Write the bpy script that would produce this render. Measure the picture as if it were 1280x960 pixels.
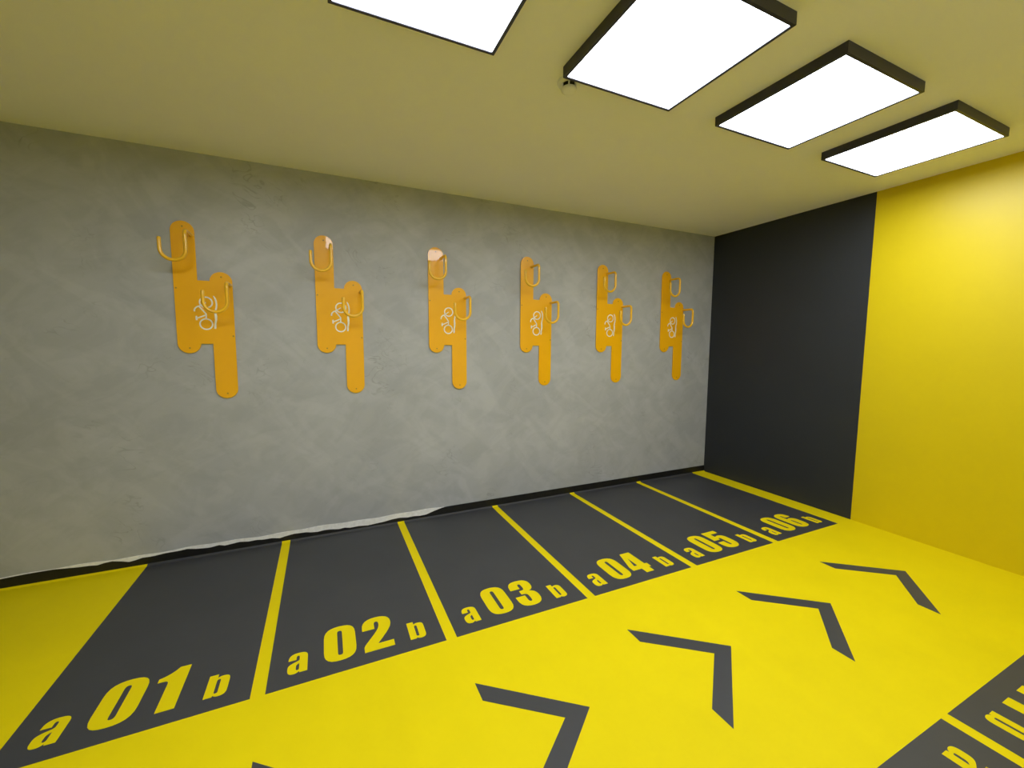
import bpy, bmesh, math
from mathutils import Matrix, Vector
from mathutils.geometry import tessellate_polygon

# ------------------------------------------------------------------ scene / camera / light
scn = bpy.context.scene
C = scn.collection
for o in list(bpy.data.objects):
    bpy.data.objects.remove(o)

cam_d = bpy.data.cameras.new('camera')
cam_d.sensor_width = 36.0
cam_d.lens = 36.0 * 515.114 / 1280.0
cam_d.clip_start = 0.02
cam = bpy.data.objects.new('camera', cam_d)
C.objects.link(cam)
YAW, PITCH, ROLL = -0.4286, 1.4798, 0.0044
cam.matrix_world = (Matrix.Translation((-3.9029, -3.2674, 1.4066)) @ Matrix.Rotation(YAW, 4, 'Z')
                    @ Matrix.Rotation(PITCH, 4, 'X') @ Matrix.Rotation(ROLL, 4, 'Z'))
scn.camera = cam

world = bpy.data.worlds.new('world')
scn.world = world
world.use_nodes = True
world.node_tree.nodes['Background'].inputs[0].default_value = (0.5, 0.5, 0.5, 1)
world.node_tree.nodes['Background'].inputs[1].default_value = 0.0

scn.view_settings.view_transform = 'Standard'
scn.view_settings.look = 'None'
scn.view_settings.gamma = 1.0
scn.view_settings.use_curve_mapping = False
scn.view_settings.exposure = 0.0
PANEL_STRENGTH = 16.0

# ------------------------------------------------------------------ room dimensions (metres)
H = 2.6           # ceiling
X_END = 0.0       # end wall (dark / yellow)
X_START = -6.9    # far end of the room
Y_BACK = 0.0      # grey rack wall
Y_FRONT = -4.08   # opposite wall
BAY = 1.449       # depth of a marked bay
SPLIT = -1.445    # where the dark end wall turns yellow

# ------------------------------------------------------------------ materials
def srgb(r, g, b):
    f = lambda c: c / 12.92 if c <= 0.04045 else ((c + 0.055) / 1.055) ** 2.4
    return (f(r / 255), f(g / 255), f(b / 255), 1.0)

def new_mat(name):
    m = bpy.data.materials.new(name)
    m.use_nodes = True
    return m, m.node_tree.nodes, m.node_tree.links, m.node_tree.nodes['Principled BSDF']

def N(nodes, kind, **kw):
    n = nodes.new(kind)
    for k, v in kw.items():
        if k.startswith('i_'):
            key = k[2:].replace('_', ' ')
            n.inputs[key].default_value = v
        else:
            setattr(n, k, v)
    return n

def paint(name, col, rough=0.45, spec=0.5, var=0.06, scale=6.0, bump=0.02, bump_scale=180.0, coat=0.0, coat_rough=0.05):
    m, nd, lk, p = new_mat(name)
    tc = N(nd, 'ShaderNodeTexCoord')
    n1 = N(nd, 'ShaderNodeTexNoise', i_Scale=scale, i_Detail=5.0, i_Roughness=0.6)
    lk.new(tc.outputs['Object'], n1.inputs['Vector'])
    r = N(nd, 'ShaderNodeValToRGB')
    r.color_ramp.elements[0].position = 0.3
    r.color_ramp.elements[1].position = 0.7
    r.color_ramp.elements[0].color = tuple(c * (1 - var) for c in col[:3]) + (1,)
    r.color_ramp.elements[1].color = tuple(min(1, c * (1 + var)) for c in col[:3]) + (1,)
    lk.new(n1.outputs['Fac'], r.inputs['Fac'])
    lk.new(r.outputs['Color'], p.inputs['Base Color'])
    if bump:
        n2 = N(nd, 'ShaderNodeTexNoise', i_Scale=bump_scale, i_Detail=2.0)
        lk.new(tc.outputs['Object'], n2.inputs['Vector'])
        b = N(nd, 'ShaderNodeBump', i_Strength=bump, i_Distance=0.002)
        lk.new(n2.outputs['Fac'], b.inputs['Height'])
        lk.new(b.outputs['Normal'], p.inputs['Normal'])
    p.inputs['Roughness'].default_value = rough
    p.inputs['Specular IOR Level'].default_value = spec
    p.inputs['Coat Weight'].default_value = coat
    p.inputs['Coat Roughness'].default_value = coat_rough
    return m

def make_concrete():
    m, nd, lk, p = new_mat('trowelled_microcement')
    tc = N(nd, 'ShaderNodeTexCoord')
    def math_(op, a, b=None, c=None):
        x = N(nd, 'ShaderNodeMath', operation=op)
        for i, v in enumerate((a, b, c)):
            if v is None: continue
            if isinstance(v, (int, float)): x.inputs[i].default_value = v
            else: lk.new(v, x.inputs[i])
        return x.outputs[0]
    def ss(a, lo, hi):
        x = N(nd, 'ShaderNodeMapRange', interpolation_type='SMOOTHSTEP')
        lk.new(a, x.inputs['Value']); x.inputs['From Min'].default_value = lo; x.inputs['From Max'].default_value = hi
        return x.outputs['Result']
    def noise(vec, scale, detail, rough, dist=0.0):
        n = N(nd, 'ShaderNodeTexNoise', i_Scale=scale, i_Detail=detail, i_Roughness=rough, i_Distortion=dist)
        lk.new(vec, n.inputs['Vector'])
        return n
    def mapped(rot, sc, loc):
        mp = N(nd, 'ShaderNodeMapping', vector_type='TEXTURE')      # rotate first, then stretch along the sweep
        mp.inputs['Rotation'].default_value = (0, rot, 0)
        mp.inputs['Scale'].default_value = tuple(1 / c for c in sc)
        mp.inputs['Location'].default_value = loc
        lk.new(tc.outputs['Object'], mp.inputs['Vector'])
        return mp.outputs['Vector']
    base = tc.outputs['Object']
    clouds = noise(base, 0.9, 4.0, 0.55, 0.6).outputs['Fac']
    # overlapping trowel patches: sharp on one side, feathered on the other
    pa = ss(noise(mapped(.7, (1.5, 1, 3.2), (3.1, 0, 1.7)), 1.5, 6.0, .60, 0.9).outputs['Fac'], .43, .60)
    pb = ss(noise(mapped(-.55, (1.7, 1, 3.8), (7.3, 0, 4.1)), 1.8, 6.0, .60, 1.1).outputs['Fac'], .40, .58)
    fine = noise(base, 34.0, 4.0, .65).outputs['Fac']
    s = math_('MULTIPLY_ADD', ss(clouds, .3, .7), .34, math_('MULTIPLY', pa, .26))
    s = math_('MULTIPLY_ADD', pb, .20, s)
    s = math_('MULTIPLY_ADD', fine, .12, s)
    r = N(nd, 'ShaderNodeValToRGB')
    e = r.color_ramp.elements
    e[0].position = 0.05; e[0].color = (0.370, 0.380, 0.388, 1)
    e[1].position = 0.95; e[1].color = (0.500, 0.512, 0.522, 1)
    lk.new(s, r.inputs['Fac'])
    # short curved trowel marks: thin ridges kept only inside scattered patches
    rd = noise(mapped(.45, (2.4, 1, 4.6), (1.3, 0, 9.2)), 1.9, 2.0, .5, 1.2).outputs['Fac']
    ridge = math_('SUBTRACT', 1.0, ss(math_('ABSOLUTE', math_('SUBTRACT', rd, .5)), 0.0, .020))
    patch = ss(noise(mapped(0, (1, 1, 1), (4.4, 0, 2.2)), 2.6, 3.0, .6).outputs['Fac'], .53, .66)
    marks = math_('MULTIPLY', math_('MULTIPLY', ridge, patch), .55)
    mx = N(nd, 'ShaderNodeMix', data_type='RGBA')
    lk.new(marks, mx.inputs['Factor'])
    lk.new(r.outputs['Color'], mx.inputs[6]); mx.inputs[7].default_value = (0.27, 0.268, 0.258, 1)
    lk.new(mx.outputs[2], p.inputs['Base Color'])
    lk.new(math_('MULTIPLY_ADD', s, -.14, .52), p.inputs['Roughness'])
    p.inputs['Specular IOR Level'].default_value = 0.4
    b = N(nd, 'ShaderNodeBump', i_Strength=0.05, i_Distance=0.006)
    lk.new(s, b.inputs['Height']); lk.new(b.outputs['Normal'], p.inputs['Normal'])
    return m

def make_emit(name, col, strength):
    m, nd, lk, p = new_mat(name)
    p.inputs['Base Color'].default_value = (0.9, 0.9, 0.9, 1)
    p.inputs['Emission Color'].default_value = col
    p.inputs['Emission Strength'].default_value = strength
    return m

YEL = (0.79, 0.635, 0.002, 1)
DARK = (0.050, 0.051, 0.054, 1)
M = {}
M['concrete'] = make_concrete()
M['ceiling'] = paint('ceiling_paint', (0.94, 0.935, 0.975, 1), 0.8, 0.2, 0.02, 1.5, 0.02)
M['floor_yellow'] = paint('yellow_floor_paint', YEL, 0.60, 0.10, 0.03, 2.5, 0.05, 260)
M['floor_dark'] = paint('dark_grey_floor_paint', DARK, 0.48, 0.4, 0.08, 3.0, 0.05, 260)
M['wall_yellow'] = paint('yellow_wall_paint', (0.72, 0.555, 0.002, 1), 0.40, 0.4, 0.02, 2.0, 0.04, 120)
M['wall_dark'] = paint('anthracite_wall_paint', (0.024, 0.027, 0.031, 1), 0.55, 0.4, 0.06, 2.0, 0.04, 120)
M['black'] = paint('black_skirting_paint', (0.010, 0.010, 0.009, 1), 0.45, 0.4, 0.2, 20.0, 0.1, 90)
M['white_wall'] = paint('white_wall_paint', (0.82, 0.82, 0.80, 1), 0.7, 0.3, 0.02, 2.0, 0.03, 120)
M['plaster'] = paint('bare_white_plaster', (0.90, 0.89, 0.86, 1), 0.9, 0.2, 0.10, 40.0, 0.3, 70)
M['orange'] = paint('amber_powder_coat', (0.96, 0.475, 0.002, 1), 0.32, 0.35, 0.02, 5.0, 0.0, coat=0.45, coat_rough=0.03)
M['hook'] = paint('amber_hook_coat', (0.92, 0.52, 0.012, 1), 0.28, 0.5, 0.02, 8.0, 0.0, coat=0.5, coat_rough=0.08)
M['white'] = paint('white_vinyl', (0.93, 0.92, 0.86, 1), 0.5, 0.4, 0.02, 30.0, 0.0)
M['screw'] = paint('screw_steel', (0.45, 0.24, 0.012, 1), 0.45, 0.5, 0.1, 60.0, 0.0)
M['frame'] = paint('black_lamp_frame', (0.034, 0.034, 0.058, 1), 0.42, 0.5, 0.05, 20.0, 0.0)
M['panel'] = make_emit('lit_diffuser', (0.92, 0.97, 1.06, 1), PANEL_STRENGTH)
M['plastic'] = paint('white_plastic', (0.93, 0.93, 0.92, 1), 0.4, 0.5, 0.02, 40.0, 0.0)
M['slot'] = paint('dark_vent', (0.02, 0.018, 0.015, 1), 0.7, 0.3, 0.02, 40.0, 0.0)

# ------------------------------------------------------------------ helpers
def link(name, mesh, mat, parent=None, smooth=False):
    o = bpy.data.objects.new(name, mesh)
    C.objects.link(o)
    if mat and not mesh.materials:
        mesh.materials.append(M[mat])
    if parent:
        o.parent = parent
    if smooth:
        for p in mesh.polygons:
            p.use_smooth = True
    return o

def from_bm(name, bm, mat, parent=None, smooth=False):
    bmesh.ops.recalc_face_normals(bm, faces=bm.faces)
    me = bpy.data.meshes.new(name)
    bm.to_mesh(me); bm.free()
    return link(name, me, mat, parent, smooth)

def add_box(bm, x0, x1, y0, y1, z0, z1):
    v = [bm.verts.new((x, y, z)) for x in (x0, x1) for y in (y0, y1) for z in (z0, z1)]
    for f in ((0, 1, 3, 2), (4, 6, 7, 5), (0, 4, 5, 1), (2, 3, 7, 6), (0, 2, 6, 4), (1, 5, 7, 3)):
        bm.faces.new([v[i] for i in f])

def box(name, x0, x1, y0, y1, z0, z1, mat, parent=None):
    bm = bmesh.new(); add_box(bm, x0, x1, y0, y1, z0, z1)
    return from_bm(name, bm, mat, parent)

def prism(name, pts, axis, a, b, mat, parent=None):
    """closed polygon pts extruded along axis ('y': pts are x,z ; 'z': pts are x,y ; 'x': pts are y,z)"""
    bm = bmesh.new()
    mk = {'y': lambda p, t: (p[0], t, p[1]), 'z': lambda p, t: (p[0], p[1], t), 'x': lambda p, t: (t, p[0], p[1])}[axis]
    A = [bm.verts.new(mk(p, a)) for p in pts]; B = [bm.verts.new(mk(p, b)) for p in pts]
    n = len(pts)
    for ring in (A, B):
        for t in tessellate_polygon([[Vector((x, z, 0)) for x, z in pts]]):
            bm.faces.new([ring[i] for i in t])
    for i in range(n):
        bm.faces.new((A[i], A[(i + 1) % n], B[(i + 1) % n], B[i]))
    return from_bm(name, bm, mat, parent)

def lathe(name, prof, mat, parent=None, seg=40, smooth=True):
    """profile of (radius, z) spun about z"""
    bm = bmesh.new(); rings = []
    for r, z in prof:
        if r < 1e-6:
            rings.append([bm.verts.new((0, 0, z))])
        else:
            rings.append([bm.verts.new((r * math.cos(2 * math.pi * i / seg), r * math.sin(2 * math.pi * i / seg), z)) for i in range(seg)])
    for a, b in zip(rings, rings[1:]):
        for i in range(seg):
            j = (i + 1) % seg
            if len(a) == 1 and len(b) == 1: continue
            if len(a) == 1: bm.faces.new((a[0], b[i], b[j]))
            elif len(b) == 1: bm.faces.new((a[i], a[j], b[0]))
            else: bm.faces.new((a[i], a[j], b[j], b[i]))
    return from_bm(name, bm, mat, parent, smooth)

def empty(name, loc, label, cat, group=None):
    o = bpy.data.objects.new(name, None)
    C.objects.link(o)
    o.location = loc
    o.empty_display_size = 0.05
    tag(o, label, cat, group)
    return o

def tag(o, label, cat, group=None):
    o['label'] = label; o['category'] = cat
    if group: o['group'] = group

def struct(o, label=None):
    o['kind'] = 'structure'
    if label: o['label'] = label
    return o

# ------------------------------------------------------------------ the room
T = 0.12
COVE = 0.018      # painted floor turns up into a small cove at the rack wall
COVE_Z = 0.012
fl = box('floor', X_START - T, X_END + T, Y_FRONT - T, Y_BACK + T, -T, 0.0, 'floor_yellow')
struct(fl, 'bright yellow painted floor with dark bays and arrows')
prism('floor_cove', [(-COVE, 0.0), (0.0, COVE_Z), (0.0, 0.0)], 'x', X_START, X_END, 'floor_yellow', fl)
struct(box('ceiling', X_START - T, X_END + T, Y_FRONT - T, Y_BACK + T, H, H + T, 'ceiling'), 'plain off-white ceiling with a row of square lights')
struct(box('wall_back', X_START - T, X_END + T, Y_BACK, Y_BACK + T, 0.0, H, 'concrete'), 'grey trowelled concrete-look wall carrying orange bike racks')
wr = struct(box('wall_right', X_END, X_END + T, Y_FRONT, Y_BACK, 0.0, H, 'wall_yellow'), 'end wall painted yellow with a dark grey section by the corner')
box('dark_paint_section', X_END - 0.0015, X_END, SPLIT, Y_BACK, 0.0, H, 'wall_dark', wr)['label'] = 'dark anthracite painted section of the end wall'
struct(box('wall_front', X_START - T, X_END + T, Y_FRONT - T, Y_FRONT, 0.0, H, 'white_wall'), 'plain white wall opposite the racks')
struct(box('wall_left', X_START - T, X_START, Y_FRONT, Y_BACK, 0.0, H, 'wall_dark'), 'dark anthracite wall at the far end of the room')

# black skirting band with a torn upper edge, bare plaster showing above it
torn = [(-6.90, .060), (-6.6, .066), (-6.3, .055), (-6.0, .068), (-5.8, .062), (-5.635, .064), (-5.526, .070), (-5.406, .071), (-5.36, .066), (-5.299, .060),
        (-5.25, .058), (-5.213, .053), (-5.18, .060), (-5.142, .063), (-5.10, .053), (-5.062, .041), (-5.03, .046), (-4.997, .054), (-4.96, .053),
        (-4.931, .054), (-4.88, .060), (-4.804, .061), (-4.764, .065), (-4.72, .056), (-4.673, .051), (-4.64, .049), (-4.589, .056), (-4.558, .046), (-4.53, .049),
        (-4.471, .055), (-4.42, .047), (-4.37, .049), (-4.328, .043), (-4.28, .044), (-4.23, .034), (-4.20, .041), (-4.14, .049), (-4.06, .046), (-4.03, .039),
        (-3.984, .035), (-3.94, .040), (-3.902, .038), (-3.84, .029), (-3.80, .033), (-3.763, .025), (-3.70, .027), (-3.633, .020), (-3.57, .025),
        (-3.513, .028), (-3.45, .037), (-3.39, .039), (-3.33, .031), (-3.28, .033), (-3.23, .028), (-3.181, .030), (-3.12, .048), (-3.047, .066), (-3.0, .070),
        (X_END - 0.0015, .070)]
bb = struct(prism('baseboard_back', [(X_START, 0.0005), (X_END - 0.0015, 0.0005)] + torn[::-1], 'y', -0.0045, -0.0005, 'black'),
            'black skirting band with a torn upper edge under the grey wall')
pts = [(x, .073 + .003 * math.sin(x * 9.1) + .0025 * math.sin(x * 23.7 + 1)) for x in [X_START + .04 * i for i in range(int((-3.02 - X_START) / .04))]] + [(-3.03, .070)]
prism('bare_plaster_edge', [(X_START, 0.001), (-3.03, 0.001)] + pts[::-1], 'y', -0.0025, 0.0, 'plaster', bb)['label'] = 'white bare plaster showing above the torn black band'

# ------------------------------------------------------------------ glyphs (heavy condensed sans)
GL = {
 '0': ['M 0 .70 C 0 .93 .10 1 .285 1 C .47 1 .57 .93 .57 .70 L .57 .30 C .57 .07 .47 0 .285 0 C .10 0 0 .07 0 .30',
       'M .24 .78 C .24 .84 .255 .855 .285 .855 C .315 .855 .33 .84 .33 .78 L .33 .22 C .33 .16 .315 .145 .285 .145 C .255 .145 .24 .16 .24 .22'],
 '1': ['M .41 1 L .41 0 L .16 0 L .16 .60 C .16 .68 .15 .70 .10 .71 L 0 .71 L 0 .80 C .11 .83 .19 .90 .25 1'],
 '2': ['M 0 0 L .55 0 L .55 .17 L .255 .17 C .50 .50 .56 .60 .56 .75 C .56 .92 .46 1 .28 1 C .09 1 0 .90 0 .72 L 0 .63 L .235 .63 L .235 .745 C .235 .83 .25 .85 .28 .85 C .315 .85 .325 .82 .325 .76 C .325 .66 .30 .60 .20 .45 C .05 .24 0 .18 0 .13'],
 '3': ['M .40 .53 C .52 .50 .56 .42 .56 .29 C .56 .08 .46 0 .28 0 C .09 0 0 .08 0 .29 L 0 .39 L .235 .39 L .235 .25 C .235 .16 .25 .15 .28 .15 C .315 .15 .325 .17 .325 .26 L .325 .34 C .325 .43 .30 .45 .18 .45 L .18 .59 C .29 .59 .32 .60 .32 .68 L .32 .75 C .32 .83 .31 .85 .28 .85 C .245 .85 .235 .83 .235 .77 L .235 .67 L 0 .67 L 0 .74 C 0 .93 .10 1 .28 1 C .47 1 .55 .93 .55 .76 C .55 .62 .51 .56 .40 .53'],
 '4': ['M .51 1 L .51 .36 L .585 .36 L .585 .19 L .51 .19 L .51 0 L .27 0 L .27 .19 L 0 .19 L 0 .36 L .20 1', 'M .27 .36 L .27 .76 L .165 .36'],
 '5': ['M .53 1 L .53 .84 L .235 .84 L .235 .655 C .26 .69 .31 .71 .37 .71 C .50 .71 .56 .63 .56 .48 L .56 .30 C .56 .08 .46 0 .28 0 C .09 0 0 .08 0 .28 L 0 .38 L .235 .38 L .235 .26 C .235 .17 .25 .15 .28 .15 C .315 .15 .325 .17 .325 .26 L .325 .47 C .325 .56 .315 .58 .28 .58 C .25 .58 .235 .56 .235 .50 L 0 .50 L .01 1'],
 '6': ['M .55 .71 L .32 .71 L .32 .77 C .32 .84 .31 .86 .28 .86 C .25 .86 .24 .84 .24 .77 L .24 .58 C .27 .61 .31 .63 .37 .63 C .51 .63 .56 .55 .56 .42 L .56 .28 C .56 .08 .46 0 .28 0 C .10 0 0 .08 0 .28 L 0 .72 C 0 .92 .10 1 .28 1 C .46 1 .55 .93 .55 .74',
       'M .24 .42 L .24 .22 C .24 .16 .25 .14 .28 .14 C .31 .14 .32 .16 .32 .22 L .32 .42 C .32 .48 .31 .50 .28 .50 C .25 .50 .24 .48 .24 .42'],
 'a': ['M .62 0 L .375 0 L .36 .07 C .32 .01 .27 -.02 .20 -.02 C .07 -.02 0 .05 0 .22 L 0 .30 C 0 .43 .06 .48 .22 .54 C .34 .58 .36 .60 .36 .67 L .36 .76 C .36 .82 .345 .85 .31 .85 C .275 .85 .26 .82 .26 .77 L .26 .66 L .01 .66 L .01 .70 C .01 .92 .12 1 .31 1 C .52 1 .62 .92 .62 .76',
       'M .36 .46 C .29 .42 .26 .39 .26 .32 L .26 .22 C .26 .15 .275 .13 .305 .13 C .345 .13 .36 .15 .36 .21'],
 'b': ['M 0 1 L .25 1 L .25 .83 C .29 .87 .34 .89 .40 .89 C .56 .89 .61 .82 .61 .66 L .61 .22 C .61 .05 .55 -.02 .40 -.02 C .33 -.02 .28 .01 .24 .06 L .23 0 L 0 0',
       'M .25 .68 L .25 .20 C .25 .15 .26 .13 .30 .13 C .345 .13 .355 .15 .355 .20 L .355 .68 C .355 .74 .345 .76 .30 .76 C .26 .76 .25 .74 .25 .68'],
}

def path(s):
    t = s.split(); i = 0; pts = []
    while i < len(t):
        c = t[i]
        if c in 'ML':
            pts.append((float(t[i + 1]), float(t[i + 2]))); i += 3
        else:
            p0 = pts[-1]; a = [float(v) for v in t[i + 1:i + 7]]; i += 7
            for k in range(1, 7):
                u = k / 6; w = 1 - u
                pts.append(tuple(w**3 * p0[d] + 3 * w * w * u * a[d] + 3 * w * u * u * a[2 + d] + u**3 * a[4 + d] for d in (0, 1)))
    if math.dist(pts[0], pts[-1]) < 1e-5: pts.pop()
    return pts

def flat_mesh(name, loops, half, mat):
    """filled 2D outlines (holes allowed) as a thin solid mesh in the xy plane"""
    cu = bpy.data.curves.new(name, 'CURVE')
    cu.dimensions = '2D'; cu.fill_mode = 'BOTH'; cu.extrude = half
    for pts in loops:
        sp = cu.splines.new('POLY'); sp.points.add(len(pts) - 1); sp.use_cyclic_u = True
        for p, c in zip(sp.points, pts): p.co = (c[0], c[1], 0, 1)
    tmp = bpy.data.objects.new(name, cu)
    C.objects.link(tmp)
    dg = bpy.context.evaluated_depsgraph_get()
    me = bpy.data.meshes.new_from_object(tmp.evaluated_get(dg))
    me.name = name
    bpy.data.objects.remove(tmp); bpy.data.curves.remove(cu)
    me.materials.clear(); me.materials.append(M[mat])
    return me

DH, LH = 0.245, 0.127
def glyph_mesh(ch):
    k = LH if ch in 'ab' else DH
    return flat_mesh('letter' if ch in 'ab' else 'digit', [[(x * k, y * k) for x, y in path(s)] for s in GL[ch]], 0.0004, 'floor_yellow')
GM = {ch: glyph_mesh(ch) for ch in GL}

# ------------------------------------------------------------------ marked bays
TH = 0.0010
def bay_surface(name, x0, x1, parent):
    """painted rectangle that runs from the aisle to the rack wall and up the small cove"""
    e = 0.001
    prof = [(-BAY, 0.0), (-BAY, TH), (-COVE - .0004, TH), (-e, COVE_Z + TH), (-e, COVE_Z), (-COVE, 0.0)]
    bm = bmesh.new()
    A = [bm.verts.new((x0, y, z)) for y, z in prof]; B = [bm.verts.new((x1, y, z)) for y, z in prof]
    n = len(prof)
    for i in range(n):
        bm.faces.new((A[i], A[(i + 1) % n], B[(i + 1) % n], B[i]))
    f = [bm.faces.new(A), bm.faces.new(B[::-1])]
    bmesh.ops.triangulate(bm, faces=f)
    return from_bm(name, bm, 'floor_dark', parent)

def put_glyph(ch, x, y, bay, rot=0.0):
    o = link('letter' if ch in 'ab' else 'digit', GM[ch], None, bay)
    o['label'] = "yellow painted %s %s" % ('letter' if ch in 'ab' else 'numeral', ch)
    o.location = (x - bay.location.x, y - bay.location.y, TH + 0.0003)
    o.rotation_euler = (0, 0, rot)
    return o

BASE = -1.379
edges = [(-4.972, -4.217), (-4.164, -3.411), (-3.359, -2.600), (-2.548, -1.801), (-1.750, -0.988), (-0.932, -0.187)]
gx = [  # left edge of a, 0, second digit, b
    (-4.893, -4.749, -4.578, -4.387), (-4.092, -3.947, -3.775, -3.567), (-3.285, -3.143, -2.968, -2.759),
    (-2.483, -2.337, -2.170, -1.945), (-1.675, -1.530, -1.356, -1.135), (-0.857, -0.712, -0.540, -0.335)]
rest = ['at the open yellow end of the row', 'fifth from the dark end wall', 'fourth from the dark end wall', 'third from the dark end wall', 'second from the dark end wall', 'right beside the dark end wall']
for i, ((x0, x1), g) in enumerate(zip(edges, gx)):
    bay = empty('parking_bay', ((x0 + x1) / 2, -BAY / 2, 0.0),
                'dark grey painted floor bay marked 0%d, %s' % (i + 1, rest[i]), 'parking bay', 'numbered bike bays along the grey rack wall')
    s = bay_surface('bay_surface', x0, x1, None)
    for v in s.data.vertices: v.co -= bay.location
    s.parent = bay
    for ch, x in zip(('a', '0', str(i + 1), 'b'), g):
        put_glyph(ch, x, BASE, bay)

# opposite row, read from the aisle facing the other wall
AIS = -2.631
BASE2 = -2.698
opp = [('10', -2.554, -1.807, {'a': -1.914, '1': -2.085, '0': -2.180, 'b': -2.385}),
       ('11', -1.756, -0.995, {'a': -1.105, '1': -1.247, '1 ': -1.389, 'b': -1.580}),
       ('12', -0.940, -0.187, {'a': -0.300, '1': -0.440, '2': -0.560, 'b': -0.765})]
for num, x0, x1, gl in opp:
    where = {'10': 'beside bay 11 across the aisle', '11': 'across the aisle from bay 05', '12': 'across the aisle beside the yellow wall'}[num]
    bay = empty('parking_bay', ((x0 + x1) / 2, (AIS + Y_FRONT) / 2, 0.0), 'dark grey floor bay marked a %s b, %s' % (num, where),
                'parking bay', 'numbered bike bays across the aisle')
    s = box('bay_surface', x0, x1, Y_FRONT + .001, AIS, 0.0, TH, 'floor_dark')
    for v in s.data.vertices: v.co -= bay.location
    s.parent = bay
    for ch, x in gl.items():
        put_glyph(ch.strip(), x, BASE2, bay, math.pi)

# ------------------------------------------------------------------ chevron arrows
arr = [(0, -1.745), (0, -1.838), (.260, -2.038), (0, -2.241), (0, -2.335), (.372, -2.038)]
AL = ['dark grey chevron arrow on the yellow floor nearest the yellow wall', 'dark grey chevron arrow on yellow floor, second from the yellow wall',
      'dark grey chevron arrow on yellow floor, third from the yellow wall', 'dark grey chevron arrow on yellow floor, fourth from the yellow wall',
      'dark grey chevron arrow on yellow floor, fifth from the yellow wall']
me = flat_mesh('floor_arrow', [[(x, y + 2.04) for x, y in arr]], 0.0005, 'floor_dark')
for k, (x, lab) in enumerate(zip((-0.969, -1.772, -2.569, -3.372, -4.168), AL)):
    o = link('floor_arrow', me, None)
    o.location = (x, -2.04, 0.0006)
    tag(o, lab, 'floor arrow', 'chevron arrows along the aisle')

# ------------------------------------------------------------------ ceiling panel lights
LS, LHGT, RIM = 0.602, 0.045, 0.013
def light(x0, label):
    y1 = -1.645
    r = empty('ceiling_light', (x0 + LS / 2, y1 - LS / 2, H), label, 'ceiling light', 'row of square panel lights')
    h = LS / 2
    bm = bmesh.new()
    e = 0.0
    outer = [(-h, -h), (h, -h), (h, h), (-h, h)]
    i_ = h - RIM
    inner = [(-i_, -i_), (i_, -i_), (i_, i_), (-i_, i_)]
    def ring(p, z): return [bm.verts.new((a, b, z)) for a, b in p]
    o_t = ring(outer, 0.0); o_b = ring(outer, -LHGT); i_b = ring(inner, -LHGT); i_t = ring(inner, -LHGT + .010)
    for a, b in ((o_t, o_b), (o_b, i_b), (i_b, i_t)):
        for k in range(4):
            bm.faces.new((a[k], a[(k + 1) % 4], b[(k + 1) % 4], b[k]))
    bm.faces.new(o_t)
    bm.faces.new(i_t[::-1])
    from_bm('frame', bm, 'frame', r)['label'] = 'black metal frame'
    d = box('diffuser', -i_ + .0005, i_ - .0005, -i_ + .0005, i_ - .0005, -LHGT + .0035, -LHGT + .0095, 'panel', r)
    d['label'] = 'glowing white diffuser'
    return r
light(-1.078, 'lit square panel light in black frame, beside the yellow wall')
light(-2.003, 'lit square panel light in black frame, second from the yellow wall')
light(-2.927, 'lit square panel light in black frame, with smoke detector at its corner')
light(-3.850, 'lit square panel light in black frame, fourth from the yellow wall')
light(-4.773, 'lit square panel light in black frame, fifth from the yellow wall')

# ------------------------------------------------------------------ smoke detector
sd = empty('smoke_detector', (-2.850, -1.570, H), 'small white round smoke detector at the corner of a ceiling light', 'smoke detector')
lathe('mounting_base', [(0, 0), (.052, 0), (.053, -.004), (.051, -.011), (.046, -.013), (0, -.013)], 'plastic', sd)
lathe('vent_core', [(0, -.012), (.031, -.012), (.031, -.030), (0, -.030)], 'slot', sd)
lathe('cover', [(0, -.029), (.034, -.029), (.036, -.032), (.033, -.040), (.022, -.045), (0, -.046)], 'plastic', sd)
for k in range(6):
    a = k * math.pi / 3 - .035
    o = box('rib', .028, .0365, -.0035, .0035, -.031, -.012, 'plastic', sd)
    o.rotation_euler = (0, 0, a)

# ------------------------------------------------------------------ bike racks
# strip A (upper left) centre x=0, strip B (lower right) centre x=DX; z measured on the wall
DX, HW = 0.187, 0.0615
ZA1, ZA0 = 2.177, 1.354
ZB1, ZB0 = 1.877, 1.056
WZ1, WZ0 = 1.817, 1.414
ZR = 1.616                       # rack origin height
PT0, PT1 = 0.004, 0.010          # plate stands off the wall by 4 mm and is 6 mm thick

def arc(cx, cz, r, a0, a1, n=14):
    return [(cx + r * math.cos(math.radians(a0 + (a1 - a0) * i / n)), cz + r * math.sin(math.radians(a0 + (a1 - a0) * i / n))) for i in range(n + 1)]

outline = []
outline += arc(0, ZA1 - HW, HW, 180, 0)                     # top of strip A, left to right
outline += [(HW, WZ1)]
dz = math.sqrt(max(0, HW**2 - (ZB1 - HW - WZ1)**2))
outline += [(DX - HW, WZ1)]
outline += arc(DX, ZB1 - HW, HW, 168, 0)
outline += arc(DX, ZB0 + HW, HW, 0, -180)
outline += [(DX - HW, WZ0), (HW, WZ0)]
outline += arc(0, ZA0 + HW, HW, -12, -180)

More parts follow.
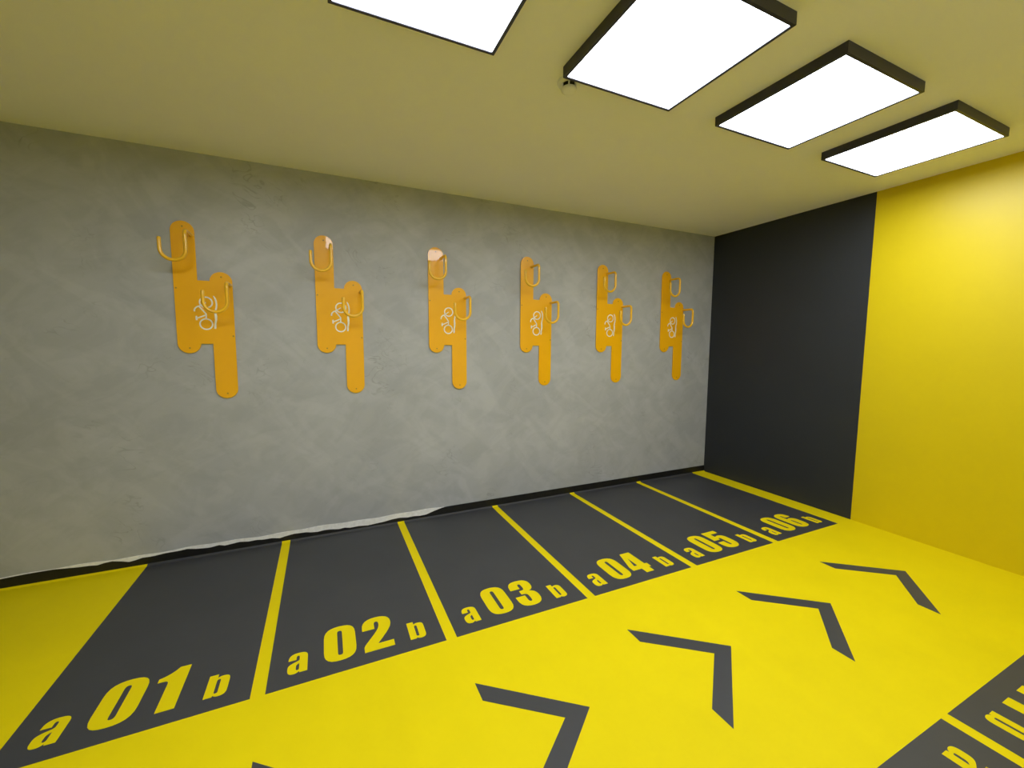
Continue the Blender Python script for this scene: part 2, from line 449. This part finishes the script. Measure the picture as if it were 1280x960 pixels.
def plate_mesh():
    bm = bmesh.new()
    pts = [(x, z - ZR) for x, z in outline]
    c = 0.0012
    # small chamfer: shrink the front ring slightly
    n = len(pts)
    def inset(k):
        a, b, d = pts[k - 1], pts[k], pts[(k + 1) % n]
        e1 = Vector((b[0] - a[0], b[1] - a[1])).normalized(); e2 = Vector((d[0] - b[0], d[1] - b[1])).normalized()
        n1 = Vector((e1.y, -e1.x)); n2 = Vector((e2.y, -e2.x))
        m = n1 + n2
        if m.length < 1e-6: m = n1
        m = m / max(0.3, m.dot(n1))
        return (b[0] + m.x * c, b[1] + m.y * c)
    ins = [inset(k) for k in range(n)]
    A = [bm.verts.new((x, -PT0, z)) for x, z in pts]
    B = [bm.verts.new((x, -PT1 + c, z)) for x, z in pts]
    D = [bm.verts.new((x, -PT1, z)) for x, z in ins]
    for P, Q in ((A, B), (B, D)):
        for i in range(n):
            bm.faces.new((P[i], P[(i + 1) % n], Q[(i + 1) % n], Q[i]))
    for ring, plan in ((A, pts), (D, ins)):
        for t in tessellate_polygon([[Vector((x, z, 0)) for x, z in plan]]):
            bm.faces.new([ring[i] for i in t])
    bmesh.ops.recalc_face_normals(bm, faces=bm.faces)
    me = bpy.data.meshes.new('plate'); bm.to_mesh(me); bm.free()
    me.materials.append(M['orange'])
    return me

def tube_mesh(name, pts, r, mat, seg=14, cap=True):
    bm = bmesh.new(); rings = []
    P = [Vector(p) for p in pts]
    ref = None
    for i, p in enumerate(P):
        d = (P[min(i + 1, len(P) - 1)] - P[max(i - 1, 0)]).normalized()
        if ref is None:
            ref = d.orthogonal().normalized()
        ref = (ref - d * ref.dot(d)).normalized()
        s = d.cross(ref)
        rings.append((p, d, [bm.verts.new(p + r * (math.cos(2 * math.pi * k / seg) * ref + math.sin(2 * math.pi * k / seg) * s)) for k in range(seg)]))
    for (_, _, a), (_, _, b) in zip(rings, rings[1:]):
        for k in range(seg):
            bm.faces.new((a[k], a[(k + 1) % seg], b[(k + 1) % seg], b[k]))
    for p, d, ring, sgn in ((*rings[0], -1), (*rings[-1], 1)):   # domed ends
        prev = ring
        for t in (.5, .85):
            cur = [bm.verts.new(p + (v.co - p) * math.sqrt(1 - t * t) + sgn * d * r * t * .6) for v in ring]
            for k in range(seg):
                bm.faces.new((prev[k], prev[(k + 1) % seg], cur[(k + 1) % seg], cur[k]))
            prev = cur
        tip = bm.verts.new(p + sgn * d * r * .62)
        for k in range(seg):
            bm.faces.new((prev[k], prev[(k + 1) % seg], tip))
    bmesh.ops.recalc_face_normals(bm, faces=bm.faces)
    me = bpy.data.meshes.new(name); bm.to_mesh(me); bm.free()
    me.materials.append(M[mat])
    for p in me.polygons: p.use_smooth = True
    return me

def hook_mesh():
    """origin at the weld point on the plate: out from the wall, elbow down, U, up to the free tip"""
    out, r_el, r_u, r = 0.134, 0.028, 0.0625, 0.0102
    pts = [(0, 0.004, 0), (0, -.03, 0), (0, -.07, 0), (0, -(out - r_el), 0)]
    for i in range(1, 8):
        a = math.radians(90 * i / 7)
        pts.append((0, -(out - r_el) - r_el * math.sin(a), -r_el + r_el * math.cos(a)))
    zc = -0.120
    pts += [(0, -out, -.05), (0, -out, -.085)]
    for i in range(0, 25):
        a = math.radians(-180 * i / 24)
        pts.append((-r_u + r_u * math.cos(a), -out, zc + r_u * math.sin(a)))
    pts += [(-2 * r_u, -out, zc + .03), (-2 * r_u, -out, -.058)]
    return tube_mesh('hook', pts, r, 'hook')

def ribbon(pts, w, closed=False):
    n = len(pts); L, Rr = [], []
    for i, p in enumerate(pts):
        a = pts[i - 1] if (i > 0 or closed) else p
        b = pts[(i + 1) % n] if (i < n - 1 or closed) else p
        d = Vector((b[0] - a[0], b[1] - a[1])).normalized()
        nn = Vector((-d.y, d.x)) * (w[i] if isinstance(w, list) else w) / 2
        L.append((p[0] + nn.x, p[1] + nn.y)); Rr.append((p[0] - nn.x, p[1] - nn.y))
    return L, Rr

def emblem_mesh():
    """white bicycle standing on its rear wheel beside a swoosh of ground line"""
    bm = bmesh.new()
    y0, y1 = -PT1, -PT1 - .0012
    def strip(pts, w, closed=False):
        L, Rr = ribbon(pts, w, closed)
        n = len(pts)
        v = [[bm.verts.new((p[0], y, p[1] - ZR)) for p in side] for y in (y0, y1) for side in (L, Rr)]
        m = n if closed else n - 1
        for i in range(m):
            j = (i + 1) % n
            for a, b in ((0, 1), (3, 2), (0, 2), (1, 3)):
                bm.faces.new((v[a][i], v[a][j], v[b][j], v[b][i]))
        if not closed:
            for i in (0, n - 1):
                bm.faces.new((v[0][i], v[1][i], v[3][i], v[2][i]))
    W = .0082
    strip(arc(.100, 1.679, .0335, 0, 345, 23), W, True)
    strip(arc(.0955, 1.541, .0335, 0, 345, 23), W, True)
    strip([(.037, 1.620), (.037, 1.630), (.041, 1.640), (.050, 1.649), (.063, 1.654), (.074, 1.662), (.080, 1.667)], W)
    strip([(.062, 1.653), (.080, 1.630), (.097, 1.606)], W)
    strip([(.097, 1.608), (.097, 1.590), (.096, 1.574)], W)
    strip([(.078, 1.664), (.090, 1.672), (.100, 1.679)], W * .8)
    strip([(.049, 1.578), (.070, 1.587), (.097, 1.600)], W * .9)
    strip([(.046, 1.565), (.045, 1.578), (.046, 1.592)], [.009, .010, .007])
    strip([(.142, 1.722), (.149, 1.708), (.154, 1.690), (.156, 1.668), (.154, 1.648), (.149, 1.630), (.147, 1.612), (.149, 1.592), (.149, 1.570), (.144, 1.545), (.143, 1.525), (.142, 1.512)],
          [.004, .008, .009, .009, .009, .010, .012, .014, .012, .010, .012, .010])
    bmesh.ops.recalc_face_normals(bm, faces=bm.faces)
    me = bpy.data.meshes.new('bicycle_emblem'); bm.to_mesh(me); bm.free()
    me.materials.append(M['white'])
    return me

PLATE, HOOK, EMB = plate_mesh(), hook_mesh(), emblem_mesh()
bm = bmesh.new()
seg = 14
for r0, r1, ya, yb in ((.0052, .0046, -PT1, -PT1 - .0016),):
    a = [bm.verts.new((r0 * math.cos(2 * math.pi * i / seg), ya, r0 * math.sin(2 * math.pi * i / seg))) for i in range(seg)]
    b = [bm.verts.new((r1 * math.cos(2 * math.pi * i / seg), yb, r1 * math.sin(2 * math.pi * i / seg))) for i in range(seg)]
    for i in range(seg):
        bm.faces.new((a[i], a[(i + 1) % seg], b[(i + 1) % seg], b[i]))
    bm.faces.new(a[::-1]); bm.faces.new(b)
bmesh.ops.recalc_face_normals(bm, faces=bm.faces)
SCREW = bpy.data.meshes.new('screw'); bm.to_mesh(SCREW); bm.free(); SCREW.materials.append(M['screw'])

COL = lathe('weld_collar', [(0, .0), (.0125, .0), (.0125, .003), (.0100, .006), (0, .006)], 'hook')
COLM = COL.data
bpy.data.objects.remove(COL)

def place(name, mesh, parent, loc):
    o = link(name, mesh, None, parent); o.location = loc
    return o

RX = [-4.678 + .8007 * k for k in range(6)]
TILT = [0.0, 0.0, -0.006, 0.0085, 0.004, 0.0]     # plates never hang perfectly parallel to the wall
for k, x in enumerate(RX):
    where = ['above bay 01, farthest from the dark wall', 'above bay 02, fifth from the dark wall', 'above bay 03, white glint on top, fourth from the dark wall', 'above bay 04, third from the dark wall', 'above bay 05, second from the dark wall', 'above bay 06, next to the dark wall'][k]
    r = empty('bike_rack', (x, -0.002 if k == 3 else 0.0, ZR), 'amber two-hook bike rack %s' % where, 'bike rack', 'amber bike racks in a row on the grey wall')
    r.rotation_euler = (TILT[k], 0, 0)
    place('plate', PLATE, r, (0, 0, 0))
    for hx, hz in ((.0435, 2.094), (DX + .0505, 1.795)):
        h = place('hook', HOOK, r, (hx, -PT1, hz - ZR))
        c = place('weld_collar', COLM, h, (0, 0, 0)); c.rotation_euler = (math.radians(90), 0, 0)
    place('bicycle_emblem', EMB, r, (0, 0, 0))['label'] = 'white upright bicycle emblem'
    for sx, sz in ((.001, 2.143), (.189, 1.845), (.001, 1.387), (.189, 1.088), (-.050, 1.763), (.238, 1.466)):
        place('screw', SCREW, r, (sx, 0, sz - ZR))
